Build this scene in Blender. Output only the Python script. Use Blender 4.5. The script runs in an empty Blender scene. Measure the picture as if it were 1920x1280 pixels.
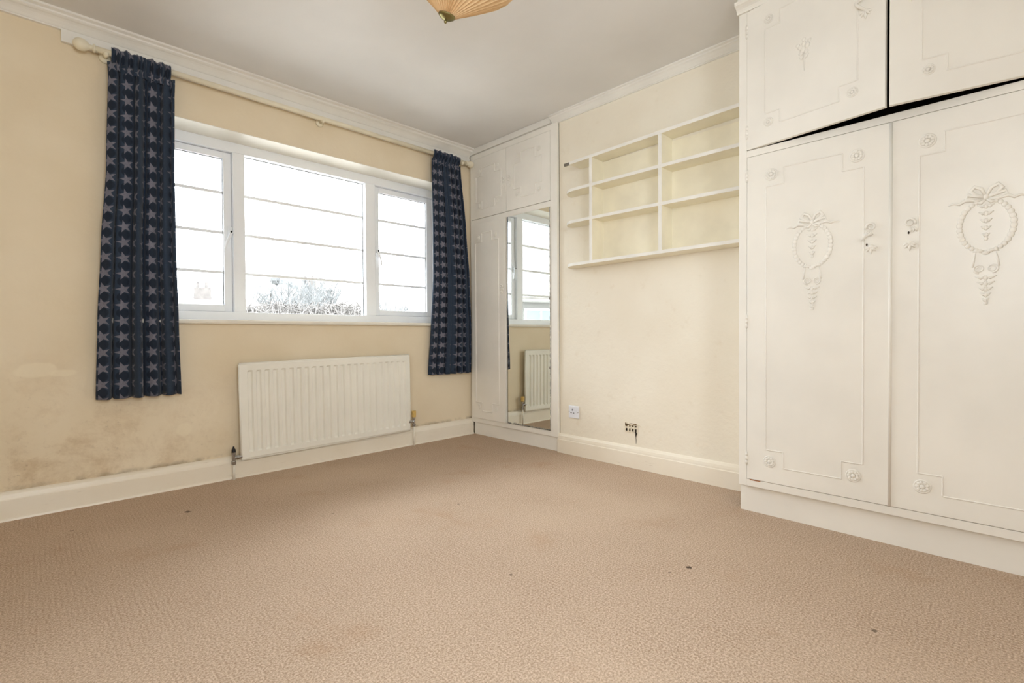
import bpy, bmesh, math, random
from mathutils import Vector, Matrix
PI = math.pi
sc = bpy.context.scene
COL = sc.collection
random.seed(7)

# ------------------------------------------------------------------ camera
CAM_H = 0.84
YAW, PITCH, ROLL = math.radians(44.55), math.radians(0.792), math.radians(0.302)
cd = bpy.data.cameras.new('camera')
cam = bpy.data.objects.new('camera', cd)
COL.objects.link(cam)
fwd = Vector((math.sin(YAW)*math.cos(PITCH), math.cos(YAW)*math.cos(PITCH), -math.sin(PITCH)))
r0 = Vector((math.cos(YAW), -math.sin(YAW), 0))
d0 = fwd.cross(r0)
rt = math.cos(ROLL)*r0 + math.sin(ROLL)*d0
dn = -math.sin(ROLL)*r0 + math.cos(ROLL)*d0
M = Matrix((rt, -dn, -fwd)).transposed().to_4x4()
M.translation = Vector((0, 0, CAM_H))
cam.matrix_world = M
cd.sensor_fit = 'HORIZONTAL'
cd.sensor_width = 36.0
cd.lens = 36.0*925.8/1920.0
cd.clip_start = 0.02
cd.clip_end = 300
sc.camera = cam

# ------------------------------------------------------------------ world, light, exposure
w = bpy.data.worlds.new('overcast_sky')
sc.world = w
w.use_nodes = True
bg = w.node_tree.nodes['Background']
bg.inputs[0].default_value = (0.905, 0.962, 1.055, 1)
bg.inputs[1].default_value = 6.0

pl = bpy.data.lights.new('window_portal', 'AREA')
pl.shape = 'RECTANGLE'
pl.size, pl.size_y = 2.19, 1.12
pl.cycles.is_portal = True
po = bpy.data.objects.new('window_portal', pl)
COL.objects.link(po)
po.location = (1.425, 3.535, 1.495)
po.rotation_euler = (-PI/2, 0, 0)

for nm, sz, loc, rot in (('added_left_window_portal', (1.15, 0.85), (-1.18, -0.075, 1.525), (0, -PI/2, 0)),  # portals for the two unseen windows added as fill light
                         ('added_front_window_portal', (1.15, 1.15), (0.175, -1.13, 1.525), (PI/2, 0, 0))):
    pl2 = bpy.data.lights.new(nm, 'AREA')
    pl2.shape = 'RECTANGLE'
    pl2.size, pl2.size_y = sz
    pl2.cycles.is_portal = True
    po2 = bpy.data.objects.new(nm, pl2)
    COL.objects.link(po2)
    po2.location = loc
    po2.rotation_euler = rot

sc.view_settings.view_transform = 'Standard'
sc.view_settings.look = 'None'
sc.view_settings.gamma = 1.0
sc.view_settings.use_curve_mapping = False
sc.view_settings.exposure = 1.25
sc.cycles.max_bounces = 7
sc.cycles.diffuse_bounces = 5
sc.cycles.glossy_bounces = 4
sc.cycles.transmission_bounces = 4
sc.cycles.transparent_max_bounces = 16
sc.cycles.sample_clamp_indirect = 8.0
sc.cycles.use_adaptive_sampling = True
sc.cycles.adaptive_threshold = 0.04

# ------------------------------------------------------------------ materials
def lin(c):
    c = c/255.0
    return c/12.92 if c <= 0.04045 else ((c+0.055)/1.055)**2.4
def rgb(r, g, b):
    return (lin(r), lin(g), lin(b), 1)

class NT:
    def __init__(s, name):
        s.m = bpy.data.materials.new(name)
        s.m.use_nodes = True
        s.t = s.m.node_tree
        s.b = s.t.nodes['Principled BSDF']
        s.out = s.t.nodes['Material Output']
    def n(s, kind, **kw):
        nd = s.t.nodes.new(kind)
        for k, v in kw.items():
            setattr(nd, k, v)
        return nd
    def l(s, a, b):
        s.t.links.new(a, b)
    def val(s, sock, v):
        if isinstance(v, (int, float)):
            sock.default_value = v
        elif isinstance(v, tuple):
            sock.default_value = v
        else:
            s.l(v, sock)
    def math(s, op, a, b=0.0, c=None, clamp=False):
        nd = s.n('ShaderNodeMath', operation=op)
        nd.use_clamp = clamp
        s.val(nd.inputs[0], a)
        s.val(nd.inputs[1], b)
        if c is not None:
            s.val(nd.inputs[2], c)
        return nd.outputs[0]
    def noise(s, scale, detail=3.0, rough=0.5, vec=None, dist=0.0):
        nd = s.n('ShaderNodeTexNoise')
        nd.inputs['Scale'].default_value = scale
        nd.inputs['Detail'].default_value = detail
        nd.inputs['Roughness'].default_value = rough
        nd.inputs['Distortion'].default_value = dist
        s.l(vec if vec is not None else s.pos(), nd.inputs['Vector'])
        return nd.outputs['Fac']
    def pos(s):
        if not hasattr(s, '_p'):
            s._p = s.n('ShaderNodeTexCoord').outputs['Object']
        return s._p
    def xyz(s):
        if not hasattr(s, '_x'):
            nd = s.n('ShaderNodeSeparateXYZ')
            s.l(s.pos(), nd.inputs[0])
            s._x = nd.outputs
        return s._x
    def mix(s, f, a, b):
        nd = s.n('ShaderNodeMix', data_type='RGBA')
        s.val(nd.inputs[0], f)
        s.val(nd.inputs[6], a)
        s.val(nd.inputs[7], b)
        return nd.outputs[2]
    def ramp(s, f, a, b):
        nd = s.n('ShaderNodeMapRange')
        nd.interpolation_type = 'SMOOTHSTEP'
        s.l(f, nd.inputs[0])
        nd.inputs[1].default_value = a
        nd.inputs[2].default_value = b
        return nd.outputs[0]
    def bump(s, h, strength, dist):
        nd = s.n('ShaderNodeBump')
        nd.inputs['Strength'].default_value = strength
        nd.inputs['Distance'].default_value = dist
        s.l(h, nd.inputs['Height'])
        s.l(nd.outputs[0], s.b.inputs['Normal'])
    def col(s, c):
        s.val(s.b.inputs['Base Color'], c)

MATS = {}
def paint(name, c, rough=0.5, var=0.06, scale=6.0, bump=0.15, bscale=60.0, bdist=0.0015, spec=0.4):
    t = NT(name)
    d = tuple(x*(1-2.2*var) for x in c[:3])+(1,)
    e = tuple(min(1, x*(1+0.6*var)) for x in c[:3])+(1,)
    t.col(t.mix(t.ramp(t.noise(scale, 4), 0.3, 0.7), d, e))
    t.b.inputs['Roughness'].default_value = rough
    t.b.inputs['Specular IOR Level'].default_value = spec
    if bump:
        t.bump(t.noise(bscale, 3), bump, bdist)
    MATS[name] = t.m
    return t

paint('ceiling_paint', rgb(233, 230, 226), 0.85, 0.02, 2.0, 0.1)
paint('trim_paint', rgb(242, 235, 220), 0.35, 0.03, 5.0, 0.08)
paint('white_trim', rgb(240, 236, 228), 0.4, 0.02, 5.0, 0.06)
paint('wardrobe_paint', rgb(248, 243, 233), 0.33, 0.025, 3.0, 0.12, 26.0, 0.002)
paint('shelf_paint', rgb(252, 244, 222), 0.45, 0.03, 6.0, 0.08)
paint('shelf_edge', rgb(246, 242, 234), 0.4, 0.02, 8.0, 0.05)
paint('pvc', rgb(250, 251, 252), 0.3, 0.01, 5.0, 0)
paint('radiator_enamel', rgb(248, 244, 232), 0.28, 0.015, 5.0, 0)
paint('pole_paint', rgb(240, 230, 205), 0.4, 0.03, 12.0, 0.05)
paint('socket_plastic', rgb(240, 241, 246), 0.3, 0.01, 5.0, 0)
paint('black_plastic', rgb(32, 30, 30), 0.5, 0.1, 20.0, 0)
paint('shaded_gasket', rgb(70, 70, 72), 0.6, 0.05, 20.0, 0)
paint('dark_hole', rgb(60, 48, 36), 0.9, 0.3, 60.0, 0)
paint('yellow_plastic', rgb(222, 186, 110), 0.5, 0.1, 30.0, 0)
paint('aged_plaster', rgb(236, 224, 200), 0.9, 0.08, 80.0, 0.5, 200.0)
paint('old_mortar', rgb(120, 92, 58), 0.9, 0.4, 90.0, 0.4)
paint('dark_wood', rgb(64, 42, 30), 0.7, 0.25, 12.0, 0.1)
paint('bare_wood', rgb(190, 120, 72), 0.7, 0.25, 30.0, 0.1)
paint('lawn', rgb(172, 168, 160), 0.9, 0.2, 0.6, 0)
paint('frosted_bark', rgb(96, 91, 86), 0.9, 0.15, 3.0, 0)
paint('hazy_foliage', rgb(99, 99, 97), 0.9, 0.15, 1.0, 0)
paint('house_render', rgb(99, 96, 92), 0.8, 0.03, 1.0, 0)
paint('roof_tile', rgb(94, 88, 83), 0.8, 0.12, 3.0, 0)
paint('house_glass', rgb(88, 100, 104), 0.2, 0.05, 1.0, 0)

def metal(name, c, rough):
    t = NT(name)
    t.col(t.mix(t.noise(30, 3), tuple(x*0.8 for x in c[:3])+(1,), c))
    t.b.inputs['Metallic'].default_value = 1
    t.b.inputs['Roughness'].default_value = rough
    MATS[name] = t.m
metal('chrome', rgb(190, 190, 190), 0.25)
metal('brass', rgb(150, 140, 95), 0.35)
metal('steel', rgb(150, 145, 138), 0.45)

# plain cream emulsion walls
t = NT('wall_paint')
base = t.mix(t.ramp(t.noise(2.2, 5), 0.3, 0.72), rgb(230, 215, 188), rgb(238, 225, 200))
sm = t.ramp(t.noise(9, 6, 0.65), 0.56, 0.75)
t.col(t.mix(t.math('MULTIPLY', sm, 0.25), base, rgb(205, 180, 138)))
t.b.inputs['Roughness'].default_value = 0.75
t.b.inputs['Specular IOR Level'].default_value = 0.25
t.bump(t.noise(45, 4), 0.25, 0.003)
MATS['wall_paint'] = t.m

# pale cream wall of the chimney breast
t = NT('wall_paint_pale')
base = t.mix(t.ramp(t.noise(2.0, 5), 0.3, 0.72), rgb(241, 231, 212), rgb(246, 238, 221))
sm = t.ramp(t.noise(11, 6, 0.65), 0.58, 0.75)
t.col(t.mix(t.math('MULTIPLY', sm, 0.2), base, rgb(214, 192, 156)))
t.b.inputs['Roughness'].default_value = 0.75
t.b.inputs['Specular IOR Level'].default_value = 0.25
t.bump(t.noise(38, 5), 0.45, 0.004)
MATS['wall_paint_pale'] = t.m

# window wall: same emulsion with damp marks, scuffs and two filled patches
t = NT('wall_paint_stained')
x, y, z = t.xyz()
base = t.mix(t.ramp(t.noise(2.2, 5), 0.3, 0.72), rgb(231, 214, 184), rgb(239, 224, 197))
low = t.ramp(z, 0.95, 0.12)
left = t.ramp(x, 1.3, 0.1)
blot = t.ramp(t.noise(5.0, 8, 0.75, dist=0.2), 0.42, 0.70)
f = t.math('MULTIPLY', t.math('MULTIPLY', low, left), blot)
c1 = t.mix(t.math('MULTIPLY', f, 0.5), base, rgb(176, 140, 92))
fine = t.ramp(t.noise(40, 6, 0.7), 0.55, 0.72)
f2 = t.math('MULTIPLY', t.math('MULTIPLY', fine, t.ramp(t.noise(6, 3), 0.45, 0.6)), t.math('MULTIPLY', left, low))
c2 = t.mix(t.math('MULTIPLY', f2, 0.4), c1, rgb(130, 96, 62))
def patch(cx, cz, rx, rz):
    dx = t.math('MULTIPLY', t.math('SUBTRACT', x, cx), 1/rx)
    dz = t.math('MULTIPLY', t.math('SUBTRACT', z, cz), 1/rz)
    d = t.math('ADD', t.math('MULTIPLY', dx, dx), t.math('MULTIPLY', dz, dz))
    d = t.math('ADD', d, t.math('MULTIPLY', t.math('SUBTRACT', t.noise(14, 4), 0.5), 1.6))
    return t.ramp(d, 1.1, 0.5)
for args in ((0.03, 0.685, 0.085, 0.035), (0.625, 0.32, 0.04, 0.04), (0.13, 0.665, 0.05, 0.02)):
    c2 = t.mix(t.math('MULTIPLY', patch(*args), 0.6), c2, rgb(244, 230, 202))
# broken darker line just above the baseboard
g = t.math('MULTIPLY', t.ramp(z, 0.16, 0.128), t.ramp(t.noise(12, 4), 0.4, 0.65))
c2 = t.mix(t.math('MULTIPLY', g, 0.6), c2, rgb(120, 100, 74))
t.col(c2)
t.b.inputs['Roughness'].default_value = 0.75
t.b.inputs['Specular IOR Level'].default_value = 0.25
t.bump(t.noise(45, 4), 0.3, 0.003)
MATS['wall_paint_stained'] = t.m

# baseboard paint with grime
t = NT('baseboard_paint')
x, y, z = t.xyz()
mp = t.n('ShaderNodeMapping')
mp.inputs['Scale'].default_value = (2.0, 2.0, 26.0)
t.l(t.pos(), mp.inputs[0])
dirt = t.ramp(t.noise(4.0, 6, 0.7, mp.outputs[0]), 0.62, 0.78)
base = t.mix(t.ramp(t.noise(3, 3), 0.3, 0.7), rgb(243, 232, 212), rgb(248, 239, 222))
t.col(t.mix(t.math('MULTIPLY', dirt, 0.45), base, rgb(150, 122, 84)))
t.b.inputs['Roughness'].default_value = 0.35
MATS['baseboard_paint'] = t.m

# looped carpet
t = NT('loop_carpet')
x, y, z = t.xyz()
wob = t.math('MULTIPLY', t.math('SUBTRACT', t.noise(6, 2), 0.5), 0.010)
px_, py_ = 0.0150, 0.0125
sx = t.math('SINE', t.math('MULTIPLY', t.math('ADD', x, wob), 2*PI/px_))
sy = t.math('SINE', t.math('MULTIPLY', t.math('ADD', y, wob), 2*PI/py_))
gm = t.ramp(t.noise(3.0, 3), 0.3, 0.7)
h0 = t.math('MULTIPLY', t.math('ADD', t.math('MULTIPLY', sx, 0.5), t.math('MULTIPLY', sy, 0.35)), t.math('MULTIPLY_ADD', gm, 0.6, 0.45))
fib = t.noise(300, 3, 0.75)
h = t.math('ADD', h0, t.math('MULTIPLY', fib, 1.0))
pit_shade = t.ramp(h0, -0.35, -0.8)  # gaps between loops, darkened in the colour as painted shade
tone = t.mix(t.ramp(t.noise(170, 3, 0.8), 0.34, 0.66), rgb(164, 138, 115), rgb(221, 198, 175))
tone = t.mix(t.math('MULTIPLY', t.ramp(t.noise(1.1, 4), 0.42, 0.72), 0.22), tone, rgb(232, 208, 182))
tone = t.mix(t.math('MULTIPLY', t.ramp(t.noise(2.4, 5, 0.6), 0.56, 0.72), 0.25), tone, rgb(172, 128, 88))
tone = t.mix(t.math('MULTIPLY', pit_shade, 0.4), tone, rgb(150, 116, 90))
spotn = t.math('SUBTRACT', t.noise(90, 3), 0.5)
for (cx, cy, rr, kk) in ((0.542, 2.772, 0.015, 0.8), (1.69, 0.814, 0.011, 0.95), (1.52, 1.928, 0.008, 0.5), (1.198, 1.231, 0.008, 0.6),
                     (1.695, 0.27, 0.008, 0.7), (1.603, 0.845, 0.006, 0.6), (0.13, 2.86, 0.008, 0.7), (1.02, 2.25, 0.010, 0.4)):
    dx = t.math('SUBTRACT', x, cx)
    dy = t.math('SUBTRACT', y, cy)
    d = t.math('SQRT', t.math('ADD', t.math('MULTIPLY', dx, dx), t.math('MULTIPLY', dy, dy)))
    d = t.math('ADD', d, t.math('MULTIPLY', spotn, rr*2.2))
    tone = t.mix(t.math('MULTIPLY', t.ramp(d, rr*1.1, rr*0.6), kk), tone, rgb(84, 70, 58))
t.col(tone)
t.b.inputs['Roughness'].default_value = 0.95
t.b.inputs['Specular IOR Level'].default_value = 0.1
t.bump(h, 0.35, 0.003)
MATS['loop_carpet'] = t.m

# window glass: straight-through with a fresnel sheen
t = NT('window_glass')
tr = t.n('ShaderNodeBsdfTransparent')
tr.inputs[0].default_value = (0.97, 0.985, 0.98, 1)
gl = t.n('ShaderNodeBsdfGlossy')
gl.inputs['Roughness'].default_value = 0.02
fr = t.n('ShaderNodeFresnel')
fr.inputs[0].default_value = 1.25
ms = t.n('ShaderNodeMixShader')
t.l(fr.outputs[0], ms.inputs[0])
t.l(tr.outputs[0], ms.inputs[1])
t.l(gl.outputs[0], ms.inputs[2])
t.l(ms.outputs[0], t.out.inputs[0])
MATS['window_glass'] = t.m

# silvered mirror with foxed edges
t = NT('mirror_silver')
x, y, z = t.xyz()
edge = t.math('MINIMUM', t.math('SUBTRACT', y, -0.0), t.math('SUBTRACT', z, 0.0))
ez = t.ramp(t.math('ADD', z, t.math('MULTIPLY', t.noise(40, 4, 0.7), 0.03)), 0.026, 0.014)
ey = t.ramp(t.math('ADD', y, t.math('MULTIPLY', t.noise(35, 4, 0.7), 0.02)), 0.0125, 0.007)
rot = t.math('MAXIMUM', ez, ey)
t.col(t.mix(rot, (0.83, 0.86, 0.83, 1), rgb(60, 54, 44)))
t.l(t.math('SUBTRACT', 1.0, rot), t.b.inputs['Metallic'])
t.l(t.math('MULTIPLY', rot, 0.6), t.b.inputs['Roughness'])
MATS['mirror_silver'] = t.m

# navy star-print cotton, a little light comes through
t = NT('star_cotton')
uv = t.n('ShaderNodeUVMap')
uv.uv_map = 'UVMap'
sp = t.n('ShaderNodeSeparateXYZ')
t.l(uv.outputs[0], sp.inputs[0])
u = t.math('MULTIPLY', sp.outputs[0], 1/0.080)
v = t.math('MULTIPLY', sp.outputs[1], 1/0.080)
fx = t.math('SUBTRACT', t.math('FRACT', u), 0.5)
fy = t.math('SUBTRACT', t.math('FRACT', v), 0.5)
rho = t.math('SQRT', t.math('ADD', t.math('MULTIPLY', fx, fx), t.math('MULTIPLY', fy, fy)))
ang = t.math('ADD', t.math('ARCTAN2', fx, fy), 4*PI+0.28)
fo = t.math('PINGPONG', ang, PI/5)
qx = t.math('MULTIPLY', rho, t.math('COSINE', fo))
qy = t.math('MULTIPLY', rho, t.math('SINE', fo))
Rt, Ri = 0.42, 0.16
bx_, by_ = Ri*math.cos(PI/5), Ri*math.sin(PI/5)
cr = t.math('SUBTRACT', t.math('MULTIPLY', qy, bx_-Rt), t.math('MULTIPLY', t.math('SUBTRACT', qx, Rt), by_))
star = t.ramp(cr, -0.001, 0.003)
fy2 = t.math('SUBTRACT', t.math('FRACT', t.math('ADD', v, 0.5)), 0.5)
r2 = t.math('SQRT', t.math('ADD', t.math('MULTIPLY', fx, fx), t.math('MULTIPLY', fy2, fy2)))
blob = t.ramp(r2, 0.33, 0.27)
navy = t.mix(t.noise(90, 3), rgb(50, 62, 78), rgb(62, 74, 92))
cc = t.mix(t.math('MULTIPLY', blob, 0.75), navy, rgb(35, 42, 55))
cc = t.mix(t.math('MULTIPLY', star, t.ramp(t.noise(160, 3, 0.7), 0.15, 0.5)), cc, rgb(130, 128, 140))
t.col(cc)
t.b.inputs['Roughness'].default_value = 0.8
t.b.inputs['Specular IOR Level'].default_value = 0.2
t.b.inputs['Sheen Weight'].default_value = 0.15
tl = t.n('ShaderNodeBsdfTranslucent')
t.l(t.mix(0.5, cc, rgb(50, 90, 110)), tl.inputs[0])
ms = t.n('ShaderNodeMixShader')
ms.inputs[0].default_value = 0.22
t.l(t.b.outputs[0], ms.inputs[1])
t.l(tl.outputs[0], ms.inputs[2])
t.l(ms.outputs[0], t.out.inputs[0])
MATS['star_cotton'] = t.m

# pleated paper
t = NT('pleated_paper')
pc = t.mix(t.noise(25, 3), rgb(238, 202, 150), rgb(248, 218, 172))
t.col(pc)
t.b.inputs['Roughness'].default_value = 0.7
tl = t.n('ShaderNodeBsdfTranslucent')
t.l(pc, tl.inputs[0])
ms = t.n('ShaderNodeMixShader')
ms.inputs[0].default_value = 0.15
t.l(t.b.outputs[0], ms.inputs[1])
t.l(tl.outputs[0], ms.inputs[2])
t.l(ms.outputs[0], t.out.inputs[0])
MATS['pleated_paper'] = t.m

# ------------------------------------------------------------------ mesh helpers
class MB:
    def __init__(s):
        s.v, s.f, s.mi, s.uv = [], [], [], None
        s.cur = 0
    def add(s, vs, fs):
        o = len(s.v)
        s.v += [tuple(p) for p in vs]
        s.f += [tuple(i+o for i in f) for f in fs]
        s.mi += [s.cur]*len(fs)
        return s
    def box(s, x0, x1, y0, y1, z0, z1):
        vs = [(x, y, z) for z in (z0, z1) for y in (y0, y1) for x in (x0, x1)]
        return s.add(vs, [(0, 2, 3, 1), (4, 5, 7, 6), (0, 1, 5, 4), (2, 6, 7, 3), (0, 4, 6, 2), (1, 3, 7, 5)])
    def tube(s, pts, r, n=8, closed=False, flat=None, cap=True):
        """pts polyline; r number or list; flat=(axis vector, factor) squashes the section along an axis"""
        P = [Vector(p) for p in pts]
        m = len(P)
        rr = r if isinstance(r, (list, tuple)) else [r]*m
        up0 = None
        rings = []
        for i, p in enumerate(P):
            a = P[(i-1) % m] if (closed or i > 0) else p
            b = P[(i+1) % m] if (closed or i < m-1) else p
            d = (b-a)
            d = d.normalized() if d.length > 1e-9 else Vector((0, 0, 1))
            if up0 is None:
                up0 = Vector((1, 0, 0)) if abs(d.x) < 0.8 else Vector((0, 0, 1))
            e = (up0 - d*up0.dot(d)).normalized()
            g = d.cross(e)
            up0 = e
            ring = []
            for k in range(n):
                th = 2*PI*k/n
                o = (e*math.cos(th) + g*math.sin(th))*rr[i]
                if flat:
                    ax = Vector(flat[0])
                    o -= ax*(o.dot(ax)*(1-flat[1]))
                ring.append(p+o)
            rings.append(ring)
        vs = [q for ring in rings for q in ring]
        fs = []
        for i in range(m if closed else m-1):
            j = (i+1) % m
            for k in range(n):
                k2 = (k+1) % n
                fs.append((i*n+k, i*n+k2, j*n+k2, j*n+k))
        if cap and not closed:
            fs.append(tuple(range(n-1, -1, -1)))
            fs.append(tuple((m-1)*n+k for k in range(n)))
        return s.add(vs, fs)
    def lathe(s, prof, c, axis='z', n=24, pleat=0, pamp=0.0):
        """prof list of (r, h) along the axis from c"""
        vs, fs = [], []
        c = Vector(c)
        for r, h in prof:
            for k in range(n):
                th = 2*PI*k/n
                r_ = r*(1 + (pamp if k % 2 else -pamp)) if pleat else r
                a, b = r_*math.cos(th), r_*math.sin(th)
                o = {'z': (a, b, h), 'y': (a, h, b), 'x': (h, a, b), '-x': (-h, a, b), '-y': (a, -h, b)}[axis]
                vs.append(c+Vector(o))
        for i in range(len(prof)-1):
            for k in range(n):
                k2 = (k+1) % n
                fs.append((i*n+k, i*n+k2, (i+1)*n+k2, (i+1)*n+k))
        if not pleat:
            fs.append(tuple(range(n-1, -1, -1)))
            fs.append(tuple((len(prof)-1)*n+k for k in range(n)))
        return s.add(vs, fs)
    def ell(s, c, rx, ry, rz, nu=10, nv=6):
        vs, fs = [], []
        for i in range(nv+1):
            ph = PI*i/nv
            for k in range(nu):
                th = 2*PI*k/nu
                vs.append((c[0]+rx*math.sin(ph)*math.cos(th), c[1]+ry*math.sin(ph)*math.sin(th), c[2]+rz*math.cos(ph)))
        for i in range(nv):
            for k in range(nu):
                k2 = (k+1) % nu
                fs.append((i*nu+k, (i+1)*nu+k, (i+1)*nu+k2, i*nu+k2))
        return s.add(vs, fs)
    def prism(s, prof, p0, p1, ua, ub):
        """extrude a closed profile of (a,b) pairs from p0 to p1; a along ua, b along ub"""
        p0, p1, ua, ub = Vector(p0), Vector(p1), Vector(ua), Vector(ub)
        n = len(prof)
        vs = [p0+ua*a+ub*b for a, b in prof] + [p1+ua*a+ub*b for a, b in prof]
        fs = [(i, (i+1) % n, n+(i+1) % n, n+i) for i in range(n)]
        fs += [tuple(range(n-1, -1, -1)), tuple(range(n, 2*n))]
        return s.add(vs, fs)

ORG = {}
def org(p):
    return ORG.get(p.name, Vector((0, 0, 0))) if p else Vector((0, 0, 0))
PLANE = [2.402]
RELIEF = {'wreath': .55, 'ribbon_bow': .55, 'husk_drop': .55, 'scrolls': .55, 'rosette': .6, 'rope_moulding': .7, 'flower_spray': .5}
def obj(name, mb, mats, parent=None, at=None, smooth=False, bevel=0.0, solid=0.0, sub=0):
    """link the builder as one mesh object; its vertices are given in world space (closed pose)"""
    o0 = Vector(at) if at is not None else org(parent)
    if name in RELIEF:                      # low relief under many coats of paint
        xb = max(v[0] for v in mb.v) if name in ('rosette',) else PLANE[0]
        mb.v = [(xb+(v[0]-xb)*RELIEF[name], v[1], v[2]) for v in mb.v]
    me = bpy.data.meshes.new(name)
    me.from_pydata([tuple(Vector(v)-o0) for v in mb.v], [], mb.f)
    mats = mats if isinstance(mats, (list, tuple)) else [mats]
    for m in mats:
        me.materials.append(MATS[m])
    if len(mats) > 1:
        me.polygons.foreach_set('material_index', mb.mi)
    bm = bmesh.new()
    bm.from_mesh(me)
    bmesh.ops.recalc_face_normals(bm, faces=bm.faces)
    bm.to_mesh(me)
    bm.free()
    if smooth:
        me.polygons.foreach_set('use_smooth', [True]*len(me.polygons))
    o = bpy.data.objects.new(name, me)
    COL.objects.link(o)
    ORG[o.name] = o0
    o.location = o0 - org(parent)
    if parent:
        o.parent = parent
    if bevel:
        b = o.modifiers.new('bevel', 'BEVEL')
        b.width = bevel
        b.segments = 2
        b.limit_method = 'ANGLE'
    if solid:
        b = o.modifiers.new('solid', 'SOLIDIFY')
        b.thickness = solid
        b.offset = 0
    if sub:
        b = o.modifiers.new('sub', 'SUBSURF')
        b.levels = b.render_levels = sub
    return o
def tag(o, label, cat, group=None):
    o['label'] = label
    o['category'] = cat
    if group:
        o['group'] = group
    return o
def thing(name, label, cat, at, group=None):
    o = bpy.data.objects.new(name, None)
    o.empty_display_size = 0.1
    COL.objects.link(o)
    o.location = at
    ORG[o.name] = Vector(at)
    return tag(o, label, cat, group)
def struct(o, label=None):
    o['kind'] = 'structure'
    if label:
        o['label'] = label
    return o
def B(*a):
    return MB().box(*a)

# ------------------------------------------------------------------ room shell
XW, YW, CEIL = 2.722, 3.25, 2.395
XL, YF = -1.05, -1.0
AX = 3.12                                    # back of the alcoves beside the chimney breast
struct(obj('floor', B(XL, AX, YF, YW, -0.08, 0.0), 'loop_carpet'), 'beige looped carpet with a few small dark spots')
struct(obj('ceiling', B(XL-0.12, AX+0.12, YF-0.12, YW+0.29, CEIL, CEIL+0.1), 'ceiling_paint'), 'plain off-white ceiling')
WX0, WX1, WZ0, WZ1 = 0.33, 2.52, 0.935, 2.056
m = MB()
m.box(XL-0.12, WX0, YW, YW+0.28, -0.08, CEIL)
m.box(WX1, AX+0.12, YW, YW+0.28, -0.08, CEIL)
m.box(WX0, WX1, YW, YW+0.28, -0.08, WZ0-0.024)
m.box(WX0, WX1, YW, YW+0.28, WZ1, CEIL)
struct(obj('wall_back', m, 'wall_paint_stained'), 'cream window wall with damp stains and filled patches')
CB0, CB1 = 0.916, 2.276                     # chimney breast
m = MB()
m.box(XW, AX+0.12, CB0, CB1, -0.08, CEIL)
m.box(AX, AX+0.12, CB1, YW, -0.08, CEIL)
m.box(AX, AX+0.12, YF-0.12, CB0, -0.08, CEIL)
struct(obj('wall_right', m, 'wall_paint_pale'), 'pale cream wall with chimney breast between two fitted wardrobes')
# two unseen windows behind the camera, added to brighten the room
RZ0_, RZ1_ = 0.95, 2.10
LW0, LW1 = -0.50, 0.35                      # along y in the left wall
FW0, FW1 = -0.40, 0.75                      # along x in the front wall
m = MB()
m.box(XL-0.12, XL, YF-0.12, LW0, -0.08, CEIL)
m.box(XL-0.12, XL, LW1, YW, -0.08, CEIL)
m.box(XL-0.12, XL, LW0, LW1, -0.08, RZ0_)
m.box(XL-0.12, XL, LW0, LW1, RZ1_, CEIL)
struct(obj('wall_left', m, 'wall_paint'))
m = MB()
m.box(XL, FW0, YF-0.12, YF, -0.08, CEIL)
m.box(FW1, AX, YF-0.12, YF, -0.08, CEIL)
m.box(FW0, FW1, YF-0.12, YF, -0.08, RZ0_)
m.box(FW0, FW1, YF-0.12, YF, RZ1_, CEIL)
struct(obj('wall_front', m, 'wall_paint'))
def added_window(name, a0, a1, box):
    Wn = bpy.data.objects.new(name, None)
    COL.objects.link(Wn)
    struct(Wn)
    mid = (a0+a1)/2
    m = MB()
    for a, b, c, d_ in ((a0, a0+.06, RZ0_, RZ1_), (a1-.06, a1, RZ0_, RZ1_), (a0+.06, a1-.06, RZ0_, RZ0_+.06),
                        (a0+.06, a1-.06, RZ1_-.06, RZ1_), (mid-.03, mid+.03, RZ0_+.06, RZ1_-.06)):
        box(m, a, b, c, d_, .10, .04)
    obj('frame', m, 'pvc', Wn)
    for a, b in ((a0+.06, mid-.03), (mid+.03, a1-.06)):
        m = MB()
        box(m, a, b, RZ0_+.06, RZ1_-.06, .075, .071)
        obj('pane', m, 'window_glass', Wn)
added_window('added_window_2', LW0, LW1, lambda m, a, b, c, d_, p, q_: m.box(XL-p, XL-q_, a, b, c, d_))  # unseen, added to light the wardrobe side
added_window('added_window_3', FW0, FW1, lambda m, a, b, c, d_, p, q_: m.box(a, b, YF-p, YF-q_, c, d_))  # unseen, added to light the window wall from the front

# baseboards: (out from wall, up)
bp = [(0, 0), (0.028, 0), (0.028, 0.094), (0.025, 0.098), (0.0235, 0.106), (0.019, 0.118), (0.011, 0.126), (0.0, 0.130)]
m = MB().prism(bp, (XL, YW, 0), (2.709, YW, 0), (0, -1, 0), (0, 0, 1))
m.prism([(0.026, 0), (0.036, 0), (0.034, 0.008), (0.026, 0.013)], (XL, YW, 0), (2.709, YW, 0), (0, -1, 0), (0, 0, 1))
struct(obj('baseboard_back', m, 'baseboard_paint'), 'grubby cream baseboard below the window')
bp2 = [(0, 0), (0.025, 0), (0.025, 0.093), (0.021, 0.097), (0.020, 0.106), (0.017, 0.119), (0.008, 0.130), (0.0, 0.134)]
struct(obj('baseboard_right', MB().prism(bp2, (XW, 0.924, 0), (XW, 2.283, 0), (-1, 0, 0), (0, 0, 1)), 'baseboard_paint'), 'cream moulded baseboard on the chimney breast')
struct(obj('baseboard_left', MB().prism(bp, (XL, YF, 0), (XL, YW-0.03, 0), (1, 0, 0), (0, 0, 1)), 'baseboard_paint'))
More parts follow.
